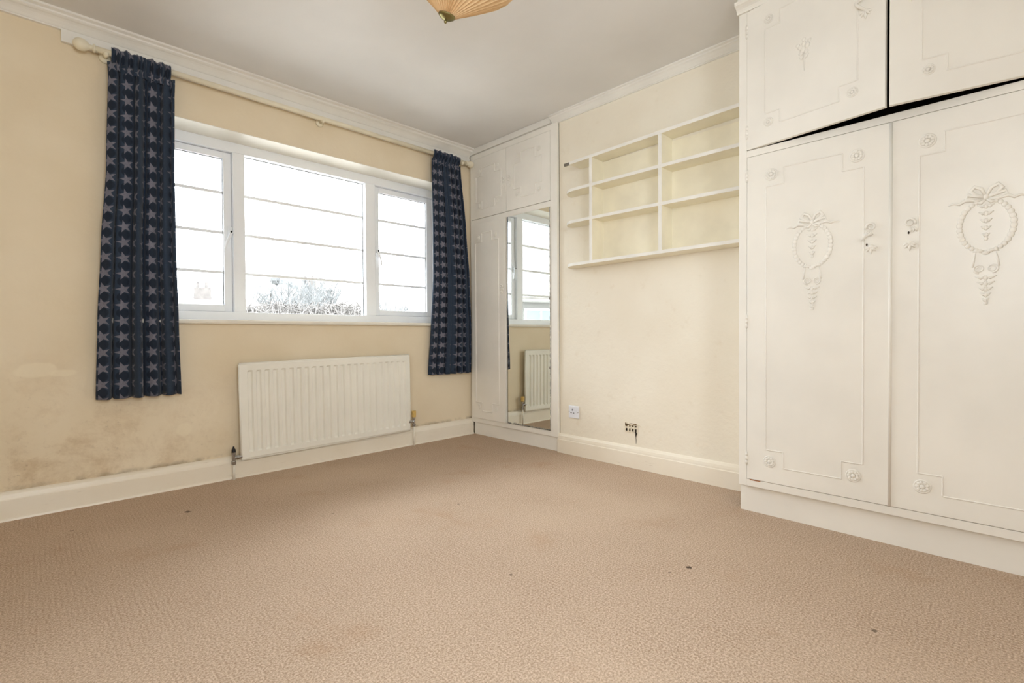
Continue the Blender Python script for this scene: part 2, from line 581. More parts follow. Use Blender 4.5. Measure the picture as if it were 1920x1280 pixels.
# cornices: (out from wall, down from ceiling)
cp = [(0, 0), (0.082, 0), (0.082, 0.010), (0.066, 0.016), (0.066, 0.024), (0.058, 0.030), (0.050, 0.033), (0.040, 0.040), (0.028, 0.052), (0.020, 0.062), (0.016, 0.064), (0.016, 0.070), (0, 0.070)]
struct(obj('trim_1', MB().prism(cp, (XL, YW, CEIL), (2.6875, YW, CEIL), (0, -1, 0), (0, 0, -1)), 'white_trim'), 'white moulded cornice above the window')
cp2 = [(0, 0), (0.056, 0), (0.056, 0.008), (0.046, 0.012), (0.044, 0.018), (0.034, 0.024), (0.022, 0.036), (0.014, 0.046), (0.010, 0.047), (0.010, 0.053), (0, 0.053)]
struct(obj('trim_2', MB().prism(cp2, (XW, 0.92, CEIL), (XW, 2.330, CEIL), (-1, 0, 0), (0, 0, -1)), 'white_trim'), 'white moulded cornice on the chimney breast')
m = MB().box(0.14, 2.69, YW-0.022, YW, 2.268, 2.324)
struct(obj('trim_3', m, 'white_trim', bevel=0.002), 'white batten under the cornice carrying the curtain pole')

# ------------------------------------------------------------------ window
W = bpy.data.objects.new('window_1', None)
COL.objects.link(W)
W.location = (1.425, 3.44, WZ0)
ORG[W.name] = Vector(W.location)
struct(W, 'white three-light casement window with thin horizontal bars')
FY, SY, GY = 3.44, 3.470, 3.492
FB = 3.525
m = MB()
m.box(WX0+.002, 0.385, FY, FB, WZ0, WZ1-.002)
m.box(2.468, WX1-.002, FY, FB, WZ0, WZ1-.002)
m.box(0.385, 2.468, FY, FB, 1.992, WZ1-.002)
m.box(0.385, 2.468, FY, FB, WZ0, 0.9916)
m.box(0.938, 1.006, FY, FB, 0.9916, 1.992)
m.box(1.843, 1.921, FY, FB, 0.9916, 1.992)
obj('frame', m, 'pvc', W, bevel=0.003)
m = MB()
m.box(WX0, WX1, YW-.0005, FY, WZ1-.004, WZ1-.0005)
m.box(WX0+.0005, WX0+.004, YW-.0005, FY, WZ0, WZ1-.004)
m.box(WX1-.004, WX1-.0005, YW-.0005, FY, WZ0, WZ1-.004)
obj('added_reveal_lining', m, 'trim_paint', W)  # added lining, its lighter colour stands in for light on the reveal
def sash(x0, x1, g0, g1):
    z0, z1, h0, h1 = 0.9936, 1.990, 1.0356, 1.950
    m = MB()
    m.box(x0, g0, SY, FB-.004, z0, z1)
    m.box(g1, x1, SY, FB-.004, z0, z1)
    m.box(g0, g1, SY, FB-.004, z0, h0)
    m.box(g0, g1, SY, FB-.004, h1, z1)
    s = obj('sash', m, 'pvc', W, bevel=0.003)
    lights(g0, g1, h0, h1)
    return s
def shaded_gasket(x0, x1, z0, z1):  # gasket along top and one side, its shade put into the dark colour
    m = MB()
    e = 0.003
    m.box(x0, x1, GY-.004, GY-.001, z1-e, z1)
    m.box(x1-e, x1, GY-.004, GY-.001, z0, z1-e)
    obj('shaded_gasket', m, 'shaded_gasket', W)
BARS = (1.241, 1.490, 1.740)
def lights(x0, x1, z0, z1):
    edges = [z0] + [b for b in BARS] + [z1]
    for b in BARS:
        obj('glazing_bar', B(x0, x1, GY-.004, GY+.012, b-.0085, b+.0085), 'pvc', W)
    for a, b in zip(edges[:-1], edges[1:]):
        lo = a + (.0085 if a in BARS else 0)
        hi = b - (.0085 if b in BARS else 0)
        obj('pane', B(x0, x1, GY, GY+.004, lo, hi), 'window_glass', W)
    shaded_gasket(x0, x1, z0, z1)
sash(0.388, 0.936, 0.440, 0.8917)
sash(1.923, 2.466, 1.9686, 2.414)
lights(1.006, 1.843, 0.9916, 1.992)
def win_handle(x, z, dx):
    m = MB().box(x-.011, x+.011, SY-.010, SY, z-.035, z+.035)
    m.lathe([(0.012, 0), (0.012, 0.022), (0.009, 0.026)], (x, SY-.008, z), '-y', 14)
    m.tube([(x, SY-.028, z), (x+dx*.3, SY-.034, z-.03), (x+dx*.8, SY-.036, z-.07), (x+dx, SY-.034, z-.105)], [.009, .008, .007, .006], 8)
    h = obj('window_handle', m, 'pvc', W, smooth=False)
    obj('lock_button', MB().lathe([(0.006, 0), (0.006, 0.004), (0.004, 0.006)], (x, SY-.034, z), '-y', 12), 'black_plastic', h)
win_handle(0.925, 1.492, -0.034)
win_handle(1.945, 1.489, 0.026)
sp_ = [(0, 0), (0.246, 0), (0.252, 0.004), (0.254, 0.0125), (0.252, 0.021), (0.246, 0.025), (0, 0.025)]
obj('sill', MB().prism(sp_, (0.30, 3.475, 0.911), (2.55, 3.475, 0.911), (0, -1, 0), (0, 0, 1)), 'trim_paint', W)

# ------------------------------------------------------------------ curtain pole
PY, PZ = 3.190, 2.262
P = thing('curtain_pole', 'cream wooden curtain pole with ball ends above the window', 'curtain pole', (1.42, PY, PZ))
obj('pole', MB().tube([(0.264, PY, PZ), (2.615, PY, PZ)], 0.0145, 16), 'pole_paint', P, smooth=True)
fin = [(0.0145, 0), (0.021, 0.002), (0.021, 0.008), (0.012, 0.012), (0.012, 0.022), (0.018, 0.028), (0.026, 0.038), (0.030, 0.052), (0.028, 0.066), (0.020, 0.078), (0.008, 0.084), (0.001, 0.085)]
obj('finial', MB().lathe([(r, -h) for r, h in fin], (0.264, PY, PZ), 'x', 20), 'pole_paint', P, smooth=True)
obj('finial', MB().lathe([(r*.9, h*.95) for r, h in fin], (2.613, PY, PZ), 'x', 20), 'pole_paint', P, smooth=True)
for bx in (0.305, 1.410, 2.575):
    m = MB().lathe([(0.026, 0), (0.026, 0.006), (0.020, 0.012), (0.012, 0.016)], (bx, YW-.002, PZ-.010), '-y', 18)
    m.tube([(bx, YW-.012, PZ-.010), (bx, YW-.05, PZ-.012), (bx, PY+.004, PZ-.018)], 0.009, 10)
    m.ell((bx, PY, PZ-.012), .013, .021, .014)
    obj('bracket', m, 'pole_paint', P, smooth=True)

# ------------------------------------------------------------------ curtains
def interp(tab, z):
    for (a, va), (b, vb) in zip(tab[:-1], tab[1:]):
        if z <= b:
            k = (z-a)/(b-a)
            k = max(0, min(1, k))
            k = k*k*(3-2*k)*0.5 + k*0.5
            return va+(vb-va)*k
    return tab[-1][1]
def curtain(label, left, right, zb, zt, nf, amp, ph, seed, width, hug=0.0):
    rnd = random.Random(seed)
    NU, NV = 260, 70
    x_mid = (left[0][1]+right[0][1])/2
    T = thing('curtain', label, 'curtain', (x_mid, PY, zb), 'star-print curtains at the window')
    jit = [rnd.uniform(-.25, .25) for _ in range(12)]
    def P_(u, z, rip=1.0):
        xl, xr = interp(left, z), interp(right, z)
        k = (z-zb)/(zt-zb)
        uu = u + 0.018*math.sin(2*PI*(u*2.3+jit[0])) + 0.012*math.sin(2*PI*(u*4.1+jit[1]+k*0.3))
        a = amp*(0.75 + 0.45*(1-k)) * (0.55+0.75*math.sin(2*PI*(u*1.7+jit[2]))**2)
        if hug:
            a *= 0.35+0.65*min(1, u/.35)
        sn = math.sin(2*PI*nf*uu+ph + 0.5*math.sin(k*2+jit[3]))
        y = PY + 0.002 + 0.012*(1-k)**3 + a*(abs(sn)**.6)*(1 if sn > 0 else -1)*rip
        y += 0.28*a*math.sin(2*PI*nf*2.1*uu+1.0+k*1.5)*rip
        y += hug*math.exp(-u/.25)*(.3+.7*(1-k))
        x = xl + (xr-xl)*u + 0.012*math.sin(2*PI*nf*uu+ph+1.3)*rip
        return x, y
    # cloth coordinate from arc length half way down
    arc = [0]
    zm = zb+(zt-zb)*0.35
    prev = P_(0, zm)
    for i in range(1, NU+1):
        c = P_(i/NU, zm)
        arc.append(arc[-1]+math.hypot(c[0]-prev[0], c[1]-prev[1]))
        prev = c
    sc_ = width/arc[-1]
    def sheet(name, z0, z1, nv, rip, narrow, uoff=0.0):
        m = MB()
        uvs = []
        vs, fs = [], []
        for j in range(nv+1):
            z = z0+(z1-z0)*j/nv
            for i in range(NU+1):
                u = i/NU
                uu = u if not narrow else narrow[0]+(narrow[1]-narrow[0])*u
                r_ = rip
                if not narrow:
                    r_ = rip*(1-0.55*max(0, (z-(zt-.10))/.10))
                x, y = P_(uu, z, r_)
                dz = 0.0
                if j == 0 and not narrow:
                    dz = 0.002*math.sin(2*PI*nf*u+ph)
                vs.append((x, y, z+dz))
                uvs.append((arc[i]*sc_, z))
        for j in range(nv):
            for i in range(NU):
                a = j*(NU+1)+i
                fs.append((a, a+1, a+NU+2, a+NU+1))
        m.add(vs, fs)
        o = obj(name, m, 'star_cotton', T, smooth=True)
        me = o.data
        ul = me.uv_layers.new(name='UVMap')
        for lp in me.loops:
            ul.data[lp.index].uv = uvs[lp.vertex_index]
        s = o.modifiers.new('solid', 'SOLIDIFY')
        s.thickness = 0.0015
        return o
    sheet('drape', zb, zt, NV, 1.0, None)
    return T, P_, arc, sc_
def heading(T, P_, arc, sc_, x0, x1, z0, z1, nf, ph):
    """gathered pocket round the pole with a short frill above it"""
    NU, NV = 200, 14
    vs, fs, uvs = [], [], []
    for j in range(NV+1):
        k = j/NV
        z = z0+(z1-z0)*k
        for i in range(NU+1):
            u = i/NU
            # front of the pocket bulges over the pole
            bul = math.sqrt(max(0, 1-((z-PZ)/0.032)**2))*0.020
            y = PY - 0.004 - bul + 0.006*math.sin(2*PI*nf*u+ph) + 0.003*math.sin(2*PI*nf*2.3*u)
            vs.append((x0+(x1-x0)*u, y, z+0.004*k*math.sin(2*PI*nf*u*0.7+ph)))
            uvs.append((arc[int(i*(len(arc)-1)/NU)]*sc_, z))
    for j in range(NV):
        for i in range(NU):
            a = j*(NU+1)+i
            fs.append((a, a+1, a+NU+2, a+NU+1))
    o = obj('heading', MB().add(vs, fs), 'star_cotton', T, smooth=True)
    ul = o.data.uv_layers.new(name='UVMap')
    for lp in o.data.loops:
        ul.data[lp.index].uv = uvs[lp.vertex_index]
    s = o.modifiers.new('solid', 'SOLIDIFY')
    s.thickness = 0.0015
cur = curtain('navy star-print curtain hanging by the damp-stained end of the window wall',
              [(0.53, 0.236), (0.9, 0.247), (1.3, 0.266), (1.7, 0.292), (2.2, 0.304)],
              [(0.53, 0.606), (0.9, 0.598), (1.3, 0.591), (1.7, 0.590), (2.2, 0.597)],
              0.526, 2.222, 5.4, 0.024, 0.9, 3, 0.66)
heading(*cur, 0.325, 0.574, 2.180, 2.288, 7, 0.3)
cur = curtain('navy star-print curtain hanging against the narrow mirrored wardrobe',
              [(0.53, 2.252), (0.9, 2.276), (1.3, 2.296), (1.7, 2.292), (2.2, 2.280)],
              [(0.53, 2.662), (0.9, 2.660), (1.3, 2.644), (1.7, 2.612), (2.2, 2.562)],
              0.526, 2.222, 6.2, 0.021, 1.5, 5, 0.66, 0.016)
heading(*cur, 2.286, 2.546, 2.180, 2.286, 7, 1.1)

# ------------------------------------------------------------------ radiator
RX0, RX1, RZ0, RZ1, RY = 0.897, 2.060, 0.115, 0.684, 3.190
R_ = thing('radiator', 'cream single-panel radiator fixed to the wall under the window', 'radiator', (1.478, RY+.02, 0.0))
def rad_panel():
    N = 23
    m = MB()
    bw = 0.022
    f0, f1 = RX0+0.030, RX1-0.026
    pitch = (f1-f0)/N
    # profile columns across x: (x, depth_at_groove)
    cols = [(RX0, 0, 0)]
    for i in range(N):
        c = f0+pitch*(i+0.5)
        gw = pitch*0.24
        cols += [(c-gw-0.004, 0, 0), (c-gw+0.003, 1, 0), (c+gw-0.003, 1, 0), (c+gw+0.004, 0, 0)]
    cols.append((RX1, 0, 0))
    rows = [(RZ0, 0), (RZ0+0.010, 0), (RZ0+0.040, 0), (RZ0+0.051, 1), (RZ1-0.050, 1), (RZ1-0.041, 0), (RZ1-0.008, 0), (RZ1, 0)]
    vs, fs = [], []
    nc = len(cols)
    for j, (z, gz) in enumerate(rows):
        for i, (x, gx, _) in enumerate(cols):
            y = RY + 0.013*gx*gz
            if i in (0, nc-1) or j in (0, len(rows)-1):
                y = RY + 0.006
            vs.append((x, y, z))
    for j in range(len(rows)-1):
        for i in range(nc-1):
            a = j*nc+i
            fs.append((a, a+1, a+nc+1, a+nc))
    m.add(vs, fs)
    m.box(RX0, RX1, RY+.014, RY+.024, RZ0, RZ1)
    return m
tilt = math.radians(-0.75)
def tiltm(mb):
    c = Vector((1.478, 0, 0.40))
    out = []
    for v in mb.v:
        dx, dz = v[0]-c.x, v[2]-c.z
        out.append((c.x+dx*math.cos(tilt)+dz*math.sin(tilt), v[1], c.z-dx*math.sin(tilt)+dz*math.cos(tilt)))
    mb.v = out
    return mb
obj('panel', tiltm(rad_panel()), 'radiator_enamel', R_)
m = MB()
for x in (RX0-.001, RX1+.001):
    m.tube([(x, RY+.010, RZ0+.004), (x, RY+.010, RZ1-.004)], 0.006, 8)
m.tube([(RX0, RY+.010, RZ0), (RX1, RY+.010, RZ0)], 0.006, 8)
m.tube([(RX0, RY+.010, RZ1), (RX1, RY+.010, RZ1)], 0.006, 8)
obj('edge_seam', tiltm(m), 'radiator_enamel', R_, smooth=True)
for x in (1.05, 1.90):
    obj('wall_bracket', B(x-.015, x+.015, RY+.0245, YW-.001, 0.25, 0.60), 'radiator_enamel', R_)
def valve(x, ztop, zj, side, right):
    y = RY+.010
    m = MB().tube([(x, y, 0.0), (x, y, zj-.035)], 0.0075, 12)
    obj('pipe', m, 'trim_paint', R_, smooth=True)
    m = MB().lathe([(.011, -.04), (.013, -.036), (.013, -.022), (.0095, -.018), (.0095, .016), (.012, .020), (.012, .032)], (x, y, zj), 'z', 14)
    m.tube([(x, y, zj), (x+side*.018, y, zj)], .009, 12)
    m.lathe([(.009, 0), (.014, .001), (.014, .014), (.010, .016), (.010, .030)], (x+side*.014, y, zj), 'x', 6) if side > 0 else \
        m.lathe([(.009, 0), (.014, -.001), (.014, -.014), (.010, -.016), (.010, -.030)], (x+side*.014, y, zj), 'x', 6)
    obj('valve', m, 'chrome', R_)
    if right:
        m = MB()
        n = 20
        vs, fs = [], []
        for h, r in ((.030, .012), (.034, .0165), (.075, .0175), (.079, .014)):
            for k in range(n):
                rr = r*(1 if k % 2 else .9)
                vs.append((x+rr*math.cos(2*PI*k/n), y+rr*math.sin(2*PI*k/n), zj+h))
        for j in range(3):
            for k in range(n):
                fs.append((j*n+k, j*n+(k+1) % n, (j+1)*n+(k+1) % n, (j+1)*n+k))
        fs.append(tuple(3*n+k for k in range(n)))
        m.add(vs, fs)
        obj('valve_cap', m, 'yellow_plastic', R_)
    else:
        m = MB().lathe([(.0105, .030), (.0115, .034), (.0105, .050), (.006, .054), (.004, .066)], (x, y, zj), 'z', 12)
        obj('valve_cap', m, 'black_plastic', R_)
valve(0.858, 0.19, 0.128, 1, False)
valve(2.098, 0.26, 0.186, -1, True)

# ------------------------------------------------------------------ wall shelf unit
SX = 2.592
S = thing('wall_shelf', 'open cream shelf unit with six pigeonholes on the chimney breast', 'shelf', (XW, 1.45, 1.30))
def board(zl, zr, y_end, rnd, th=0.019):
    """zl at the free end, zr against the wardrobe; rounded outer corner on the free end"""
    prof = [(XW-.001, 0.918), (SX, 0.918)]
    R = rnd
    if R > 0.02:
        for k in range(9):
            a = PI/2*k/8
            prof.append((SX + R*(1-math.cos(a)), y_end-R+R*math.sin(a)))
    else:
        prof.append((SX, y_end))
    prof.append((XW-.001, y_end))
    m = MB()
    n = len(prof)
    def zz(y):
        return zl+(zr-zl)*(2.1-y)/(2.1-0.918)
    vs = [(x, y, zz(y)-th/2) for x, y in prof]+[(x, y, zz(y)+th/2) for x, y in prof]
    m.add(vs, [tuple(range(n)), tuple(range(n, 2*n))])
    o = len(m.v)-2*n
    m.cur = 1
    m.add([], [])
    for i in range(n):
        j = (i+1) % n
        m.f.append((o+i, o+j, o+n+j, o+n+i))
        m.mi.append(1)
    return obj('shelf_board', m, ['shelf_paint', 'shelf_edge'], S)
top = board(1.977, 2.001, 2.082, 0.0)
board(1.799, 1.798, 2.165, 0.118)
board(1.588, 1.580, 2.165, 0.118)
board(1.304, 1.313, 2.155, 0.113)
obj('end_plate', B(SX+.001, SX+.012, 2.0825, 2.128, 1.968, 1.985), 'steel', top)
def divider(y, z0, z1):
    m = MB()
    m.box(SX+.001, XW-.001, y-.011, y+.011, z0, z1)
    m.mi = [0, 0, 0, 0, 1, 0]
    obj('divider', m, ['shelf_paint', 'shelf_edge'], S)
for y, zs in ((1.909, ((1.3155, 1.5785), (1.596, 1.789), (1.808, 1.971))), (1.423, ((1.319, 1.575), (1.593, 1.789), (1.807, 1.981)))):
    for z0, z1 in zs:
        divider(y, z0, z1)
obj('back_panel', B(XW-.006, XW-.001, 0.92, 1.898, 1.316, 1.968), 'shelf_paint', S)

# ------------------------------------------------------------------ socket, vent
K = thing('wall_socket', 'white single switched power socket low beside the narrow wardrobe', 'socket', (XW, 2.147, 0.256))
obj('face_plate', B(XW-.011, XW-.0005, 2.102, 2.191, 0.256, 0.342), 'socket_plastic', K, bevel=0.004)
obj('switch_rocker', B(XW-.016, XW-.011, 2.114, 2.124, 0.295, 0.317), 'socket_plastic', K, bevel=0.001)
for y, z, a, b in ((2.157, .313, .003, .006), (2.168, .292, .0055, .0025), (2.146, .292, .0055, .0025)):
    obj('pin_slot', B(XW-.0118, XW-.0108, y-a, y+a, z-b, z+b), 'black_plastic', K)
for z in (0.299,):
    for y in (2.108, 2.185):
        obj('screw', MB().lathe([(.003, 0), (.003, .0008)], (XW-.011, y, z), '-x', 10), 'steel', K)

V = thing('air_vent', 'small broken plaster air vent with square holes and a crack', 'vent', (XW, 1.69, 0.225))
m = MB()
vy = [1.653, 1.666, 1.6745, 1.6875, 1.696, 1.709, 1.7175, 1.7295, 1.738]
obj('vent_hole_shade', B(XW-.0012, XW-.0004, 1.650, 1.738, 0.220, 0.252), 'dark_hole', V)  # dark sheet on the wall face, painted for the shade in the holes
obj('rubble', B(XW-.0013, XW-.0004, 1.650, 1.738, 0.2522, 0.275), 'old_mortar', V)
# lattice
for a, b in ((1.6645, 1.675), (1.6865, 1.697), (1.7085, 1.719)):
    m.box(XW-.004, XW-.0012, a, b, 0.221, 0.262)
m.box(XW-.0045, XW-.0012, 1.652, 1.736, 0.2425, 0.2525)
m.box(XW-.0045, XW-.0012, 1.668, 1.738, 0.2165, 0.2245)
m.box(XW-.004, XW-.0012, 1.648, 1.653, 0.218, 0.275)
m.box(XW-.004, XW-.0012, 1.733, 1.739, 0.218, 0.255)
obj('lattice', m, 'aged_plaster', V)
m = MB()
pts = [(1.745, .280), (1.735, .281), (1.720, .272), (1.700, .270), (1.680, .267), (1.660, .266), (1.640, .270), (1.615, .262)]
m.tube([(XW-.001, y, z) for y, z in pts], [.001, .003, .005, .004, .003, .003, .003, .001], 6)
obj('plaster_lip', m, 'aged_plaster', V)
m = MB().tube([(XW-.0004, 1.656, .222), (XW-.0004, 1.659, .206), (XW-.0004, 1.660, .190), (XW-.0004, 1.658, .175), (XW-.0004, 1.6585, .152)], [.006, .005, .0018, .0018, .001], 6)
obj('crack', m, 'dark_hole', V)

# ------------------------------------------------------------------ wardrobe ornament helpers (door faces look along -x)
def rope(path, x, r=0.0036):
    """beaded strip along a closed (y,z) path at depth x"""
    pts, rad = [], []
    step = 0.0045
    for (a, b) in zip(path, path[1:]+path[:1]):
        L = math.hypot(b[0]-a[0], b[1]-a[1])
        n = max(2, int(L/step))
        for i in range(n):
            k = i/n
            pts.append((x, a[0]+(b[0]-a[0])*k, a[1]+(b[1]-a[1])*k))
            rad.append(r*(1.0 if len(pts) % 2 else 0.72))
    return MB().tube(pts, rad, 6, closed=True)
def notched(y0, y1, z0, z1, ny, nz):
    """rectangle with a square bite out of each corner"""
    return [(y0, z0+nz), (y0+ny, z0+nz), (y0+ny, z0), (y1-ny, z0), (y1-ny, z0+nz), (y1, z0+nz),
            (y1, z1-nz), (y1-ny, z1-nz), (y1-ny, z1), (y0+ny, z1), (y0+ny, z1-nz), (y0, z1-nz)]
def rosette(x, y, z, r):
    m = MB().lathe([(r, 0), (r, .003), (r*.86, .006), (r*.8, .004), (r*.62, .004)], (x, y, z), '-x', 20)
    for k in range(9):
        a = 2*PI*k/9
        m.ell((x-.006, y+r*.55*math.cos(a), z+r*.55*math.sin(a)), .004, r*.24, r*.24, 8, 5)
    m.ell((x-.008, y, z), .005, r*.3, r*.3, 8, 5)
    return m
FL = ((1, 0, 0), 0.7)
def arcpts(x, cy, cz, ry, rz, a0, a1, n):
    return [(x, cy+ry*math.cos(math.radians(a0+(a1-a0)*i/n)), cz+rz*math.sin(math.radians(a0+(a1-a0)*i/n))) for i in range(n+1)]
def husks(x, y, z0, z1, n, w0, w1):
    m = MB()
    for i in range(n):
        k = i/(n-1)
        z = z0+(z1-z0)*k
        ww = w0+(w1-w0)*k
        for s in (-1, 1):
            m.tube([(x, y, z+.004), (x-.003, y+s*ww*.45, z-.004), (x-.001, y+s*ww, z+.004)], [.0035, .0045, .0015], 6)
        m.ell((x-.002, y, z-.003), .0045, .006, .009, 8, 5)
    m.ell((x-.002, y, z1-(z0-z1)/n*.8), .004, .006, .007, 8, 5)
    return m
def ornament(door, x, y, zc, s=1.0):
    # oval wreath of laurel beads
    m = MB()
    n = 34
    for i in range(n):
        a = 2*PI*i/n + PI/n
        if abs(math.degrees(a)-90) < 12:
            continue
        c = (x-.002, y+s*.069*math.cos(a), zc+s*.090*math.sin(a))
        big = 0.6+0.55*abs(math.cos(a))
        m.ell(c, .0045, .0075*big*s+.001, .0085*big*s+.001, 8, 5)
    m.tube(arcpts(x, y, zc, s*.069, s*.090, 0, 360, 40)[:-1], .003, 6, closed=True)
    for sg in (-1, 1):
        m.tube([(x-.002, y, zc-s*.092), (x-.003, y+sg*.018*s, zc-s*.086), (x-.001, y+sg*.034*s, zc-s*.090)], [.005, .005, .0015], 6)
    m.ell((x-.003, y, zc-s*.094), .006, .011*s, .008*s, 8, 5)
    obj('wreath', m, 'wardrobe_paint', door, smooth=True)
    # ribbon bow
    m = MB()
    zt = zc+s*.100
    for sg in (-1, 1):
        m.tube([(x-.003, y, zt), (x-.006, y+sg*.012*s, zt+.030*s), (x-.006, y+sg*.030*s, zt+.040*s), (x-.005, y+sg*.040*s, zt+.026*s),
                (x-.004, y+sg*.026*s, zt+.010*s), (x-.003, y, zt)], [.004, .006, .007, .007, .006, .004], 7)
        m.tube([(x-.003, y, zt-.002), (x-.005, y+sg*.022*s, zt+.006*s), (x-.005, y+sg*.048*s, zt+.014*s), (x-.004, y+sg*.052*s, zt+.002*s),
                (x-.003, y+sg*.028*s, zt-.010*s), (x-.003, y+sg*.006*s, zt-.006*s)], [.004, .006, .006, .006, .005, .004], 7)
        m.tube([(x-.003, y+sg*.030*s, zt-.010*s), (x-.005, y+sg*.055*s, zt-.004*s), (x-.003, y+sg*.070*s, zt-.014*s), (x-.004, y+sg*.084*s, zt-.008*s), (x-.002, y+sg*.100*s, zt-.014*s)],
               [.004, .006, .005, .004, .0015], 7)
        m.tube([(x-.003, y, zt-.004), (x-.005, y+sg*.014*s, zt-.020*s), (x-.003, y+sg*.024*s, zt-.016*s)], [.004, .006, .002], 7)
    m.ell((x-.005, y, zt), .006, .008*s, .010*s, 8, 5)
    obj('ribbon_bow', m, 'wardrobe_paint', door, smooth=True)
    # husk drops inside and below, with a pair of scrolls between
    obj('husk_drop', husks(x, y, zc+s*.070, zc-s*.030, 5, .022*s, .010*s), 'wardrobe_paint', door, smooth=True)
    m = MB()
    zs = zc-s*.150
    for sg in (-1, 1):
        sp = []
        for i in range(26):
            a = math.radians(-90+sg*0+i*26)
            rr = .0155*s*(1-i/34)
            sp.append((x-.002, y+sg*(.017*s+rr*math.cos(a)), zs+rr*math.sin(a)))
        m.tube([(x-.001, y+sg*.026*s, zs+.056*s), (x-.002, y+sg*.030*s, zs+.034*s), (x-.002, y+sg*.034*s, zs+.006*s)], [.0015, .0035, .0035], 6)
        m.tube(sp, [.0035*(1-i/40) for i in range(26)], 6)
    obj('scrolls', m, 'wardrobe_paint', door, smooth=True)
    obj('husk_drop', husks(x, y, zs-.030*s, zs-.108*s, 5, .028*s, .009*s), 'wardrobe_paint', door, smooth=True)
def leaf_plate(m, x, y, z, s=1.0):
    for a, L in ((-90, .030), (-50, .024), (-130, .024), (-15, .022), (195, .022)):
        ca, sa = math.cos(math.radians(a)), math.sin(math.radians(a))
        m.tube([(x-.001, y, z), (x-.004, y+ca*L*.55*s, z+sa*L*.55*s), (x-.001, y+ca*L*s, z+sa*L*s)], [.004, .006, .001], 7)
    m.ell((x-.003, y, z), .005, .010, .009, 8, 5)
def curl(m, x, y, z, sg, s=1.0):
    pts, rad = [], []
    for i in range(20):
        a = math.radians(200-i*22)
        rr = .017*s*(1-i/30)
        pts.append((x-.004, y+sg*rr*math.cos(a), z+rr*math.sin(a)))
        rad.append(.005*(1-i/36))
    m.tube(pts, rad, 7)
    for k in range(3):
        m.tube([(x-.001, y-sg*.006*k, z-.016*s), (x-.004, y-sg*(.004+.008*k), z-.028*s), (x-.001, y-sg*.010*k, z-.036*s)], [.003, .0045, .001], 6)
def pull_handle(door, x, y, z0, z1, sg, state):
    """cast scroll pull from leaf plate z0 up to curl z1; sg = side it bows to (+1 is +y)"""
    m = MB()
    leaf_plate(m, x, y, z0+.030)
    if state != 'gone':
        curl(m, x, y, z1-.018, -sg)
    zm0, zm1 = z0+.036, z1-.046
    full = [(0, 0.002), (.35, .55), (.18, .25), (.5, .9), (.65, 1.0), (.85, .75), (1, .05)]
    ks = [0, .15, .3, .45, .6, .75, .9, 1.0]
    bow = [.0, .010, .018, .024, .025, .020, .010, -.006]
    out = [.003, .012, .019, .022, .022, .018, .010, .003]
    rad = [.004, .0055, .006, .006, .006, .006, .0055, .004]
    pts = [(x-out[i], y+sg*bow[i], zm0+(zm1-zm0)*ks[i]) for i in range(8)]
    if state == 'whole':
        m.tube(pts, rad, 8)
    elif state == 'half':
        m.tube(pts[3:], rad[3:], 8)
    if state == 'gone':
        mc = MB()
        curl(mc, x, y, z1-.018, -sg)
        obj('scroll_plate', mc, 'wardrobe_paint', door, smooth=True)
    h = obj('pull_handle', m, 'wardrobe_paint', door, smooth=True)
    if state != 'whole':
        yy, zz = (y+sg*.014, z0+.040) if state == 'half' else (y+.004, z1-.055)
        obj('screw_hole', MB().ell((x-.001, yy, zz), .002, .0032, .0055, 8, 5), 'dark_hole', h)
def hinge(parent, x, y, z):
    m = MB().tube([(x, y, z-.030), (x, y, z+.030)], .0045, 8)
    for k in (-.018, 0, .018):
        m.tube([(x, y, z+k-.007), (x, y, z+k+.007)], .0055, 8)
    obj('hinge', m, 'wardrobe_paint', parent, smooth=True)

# ------------------------------------------------------------------ large fitted wardrobe
XF = 2.405
WR, WL = -0.245, 0.912
Z_TOP = 2.352
A = thing('wardrobe', 'large cream fitted wardrobe with carved wreaths, two top doors ajar', 'wardrobe', (2.75, 0.33, 0.0), 'fitted cream wardrobes')
m = MB()
m.box(XF+.024, AX-.004, WL-.022, WL-.002, 0.128, Z_TOP)
m.box(XF+.024, AX-.004, WR+.002, WR+.022, 0.128, Z_TOP)
m.box(AX-.016, AX-.004, WR+.022, WL-.022, 0.128, Z_TOP)
m.box(XF+.024, AX-.016, WR+.022, WL-.022, 0.128, 0.146)
m.box(XF+.024, AX-.016, WR+.022, WL-.022, 1.664, 1.682)
m.box(XF+.024, AX-.016, WR+.022, WL-.022, Z_TOP-.018, Z_TOP)
obj('carcass', m, 'dark_wood', A)
m = MB()
m.box(XF, XF+.022, 0.8765, WL, 0.126, Z_TOP)
m.box(XF, XF+.022, WR, -0.2095, 0.126, Z_TOP)
m.box(XF, XF+.022, -0.2095, 0.8765, 0.126, 0.1585)
m.box(XF, XF+.022, -0.2095, 0.8765, 1.6575, 1.6880)
m.box(XF, XF+.022, -0.2095, 0.8765, 2.329, Z_TOP)
m.box(XF+.0185, XF+.022, 0.30, 0.375, 0.1585, 1.6575)
m.box(XF+.022, XW-.002, WL-.002, WL+.001, 0.126, Z_TOP)
obj('face_frame', m, 'wardrobe_paint', A, bevel=0.0012)
obj('worn_edge', B(XF-.0006, XF, 0.815, 0.862, 0.1545, 0.1588), 'bare_wood', A)
obj('plinth', B(2.434, 2.46, WR+.01, 0.9135, 0.0, 0.128), 'wardrobe_paint', A)
cr_ = [(0, 0), (0.010, 0), (0.013, 0.008), (0.018, 0.016), (0.026, 0.022), (0.036, 0.026), (0.040, 0.027), (0.044, 0.034), (0.044, 0.042), (0, 0.042)]
m = MB().prism(cr_, (XF, WR, 2.328), (XF, WL+.006, 2.328), (-1, 0, 0), (0, 0, 1))
obj('crown_moulding', m, 'wardrobe_paint', A)
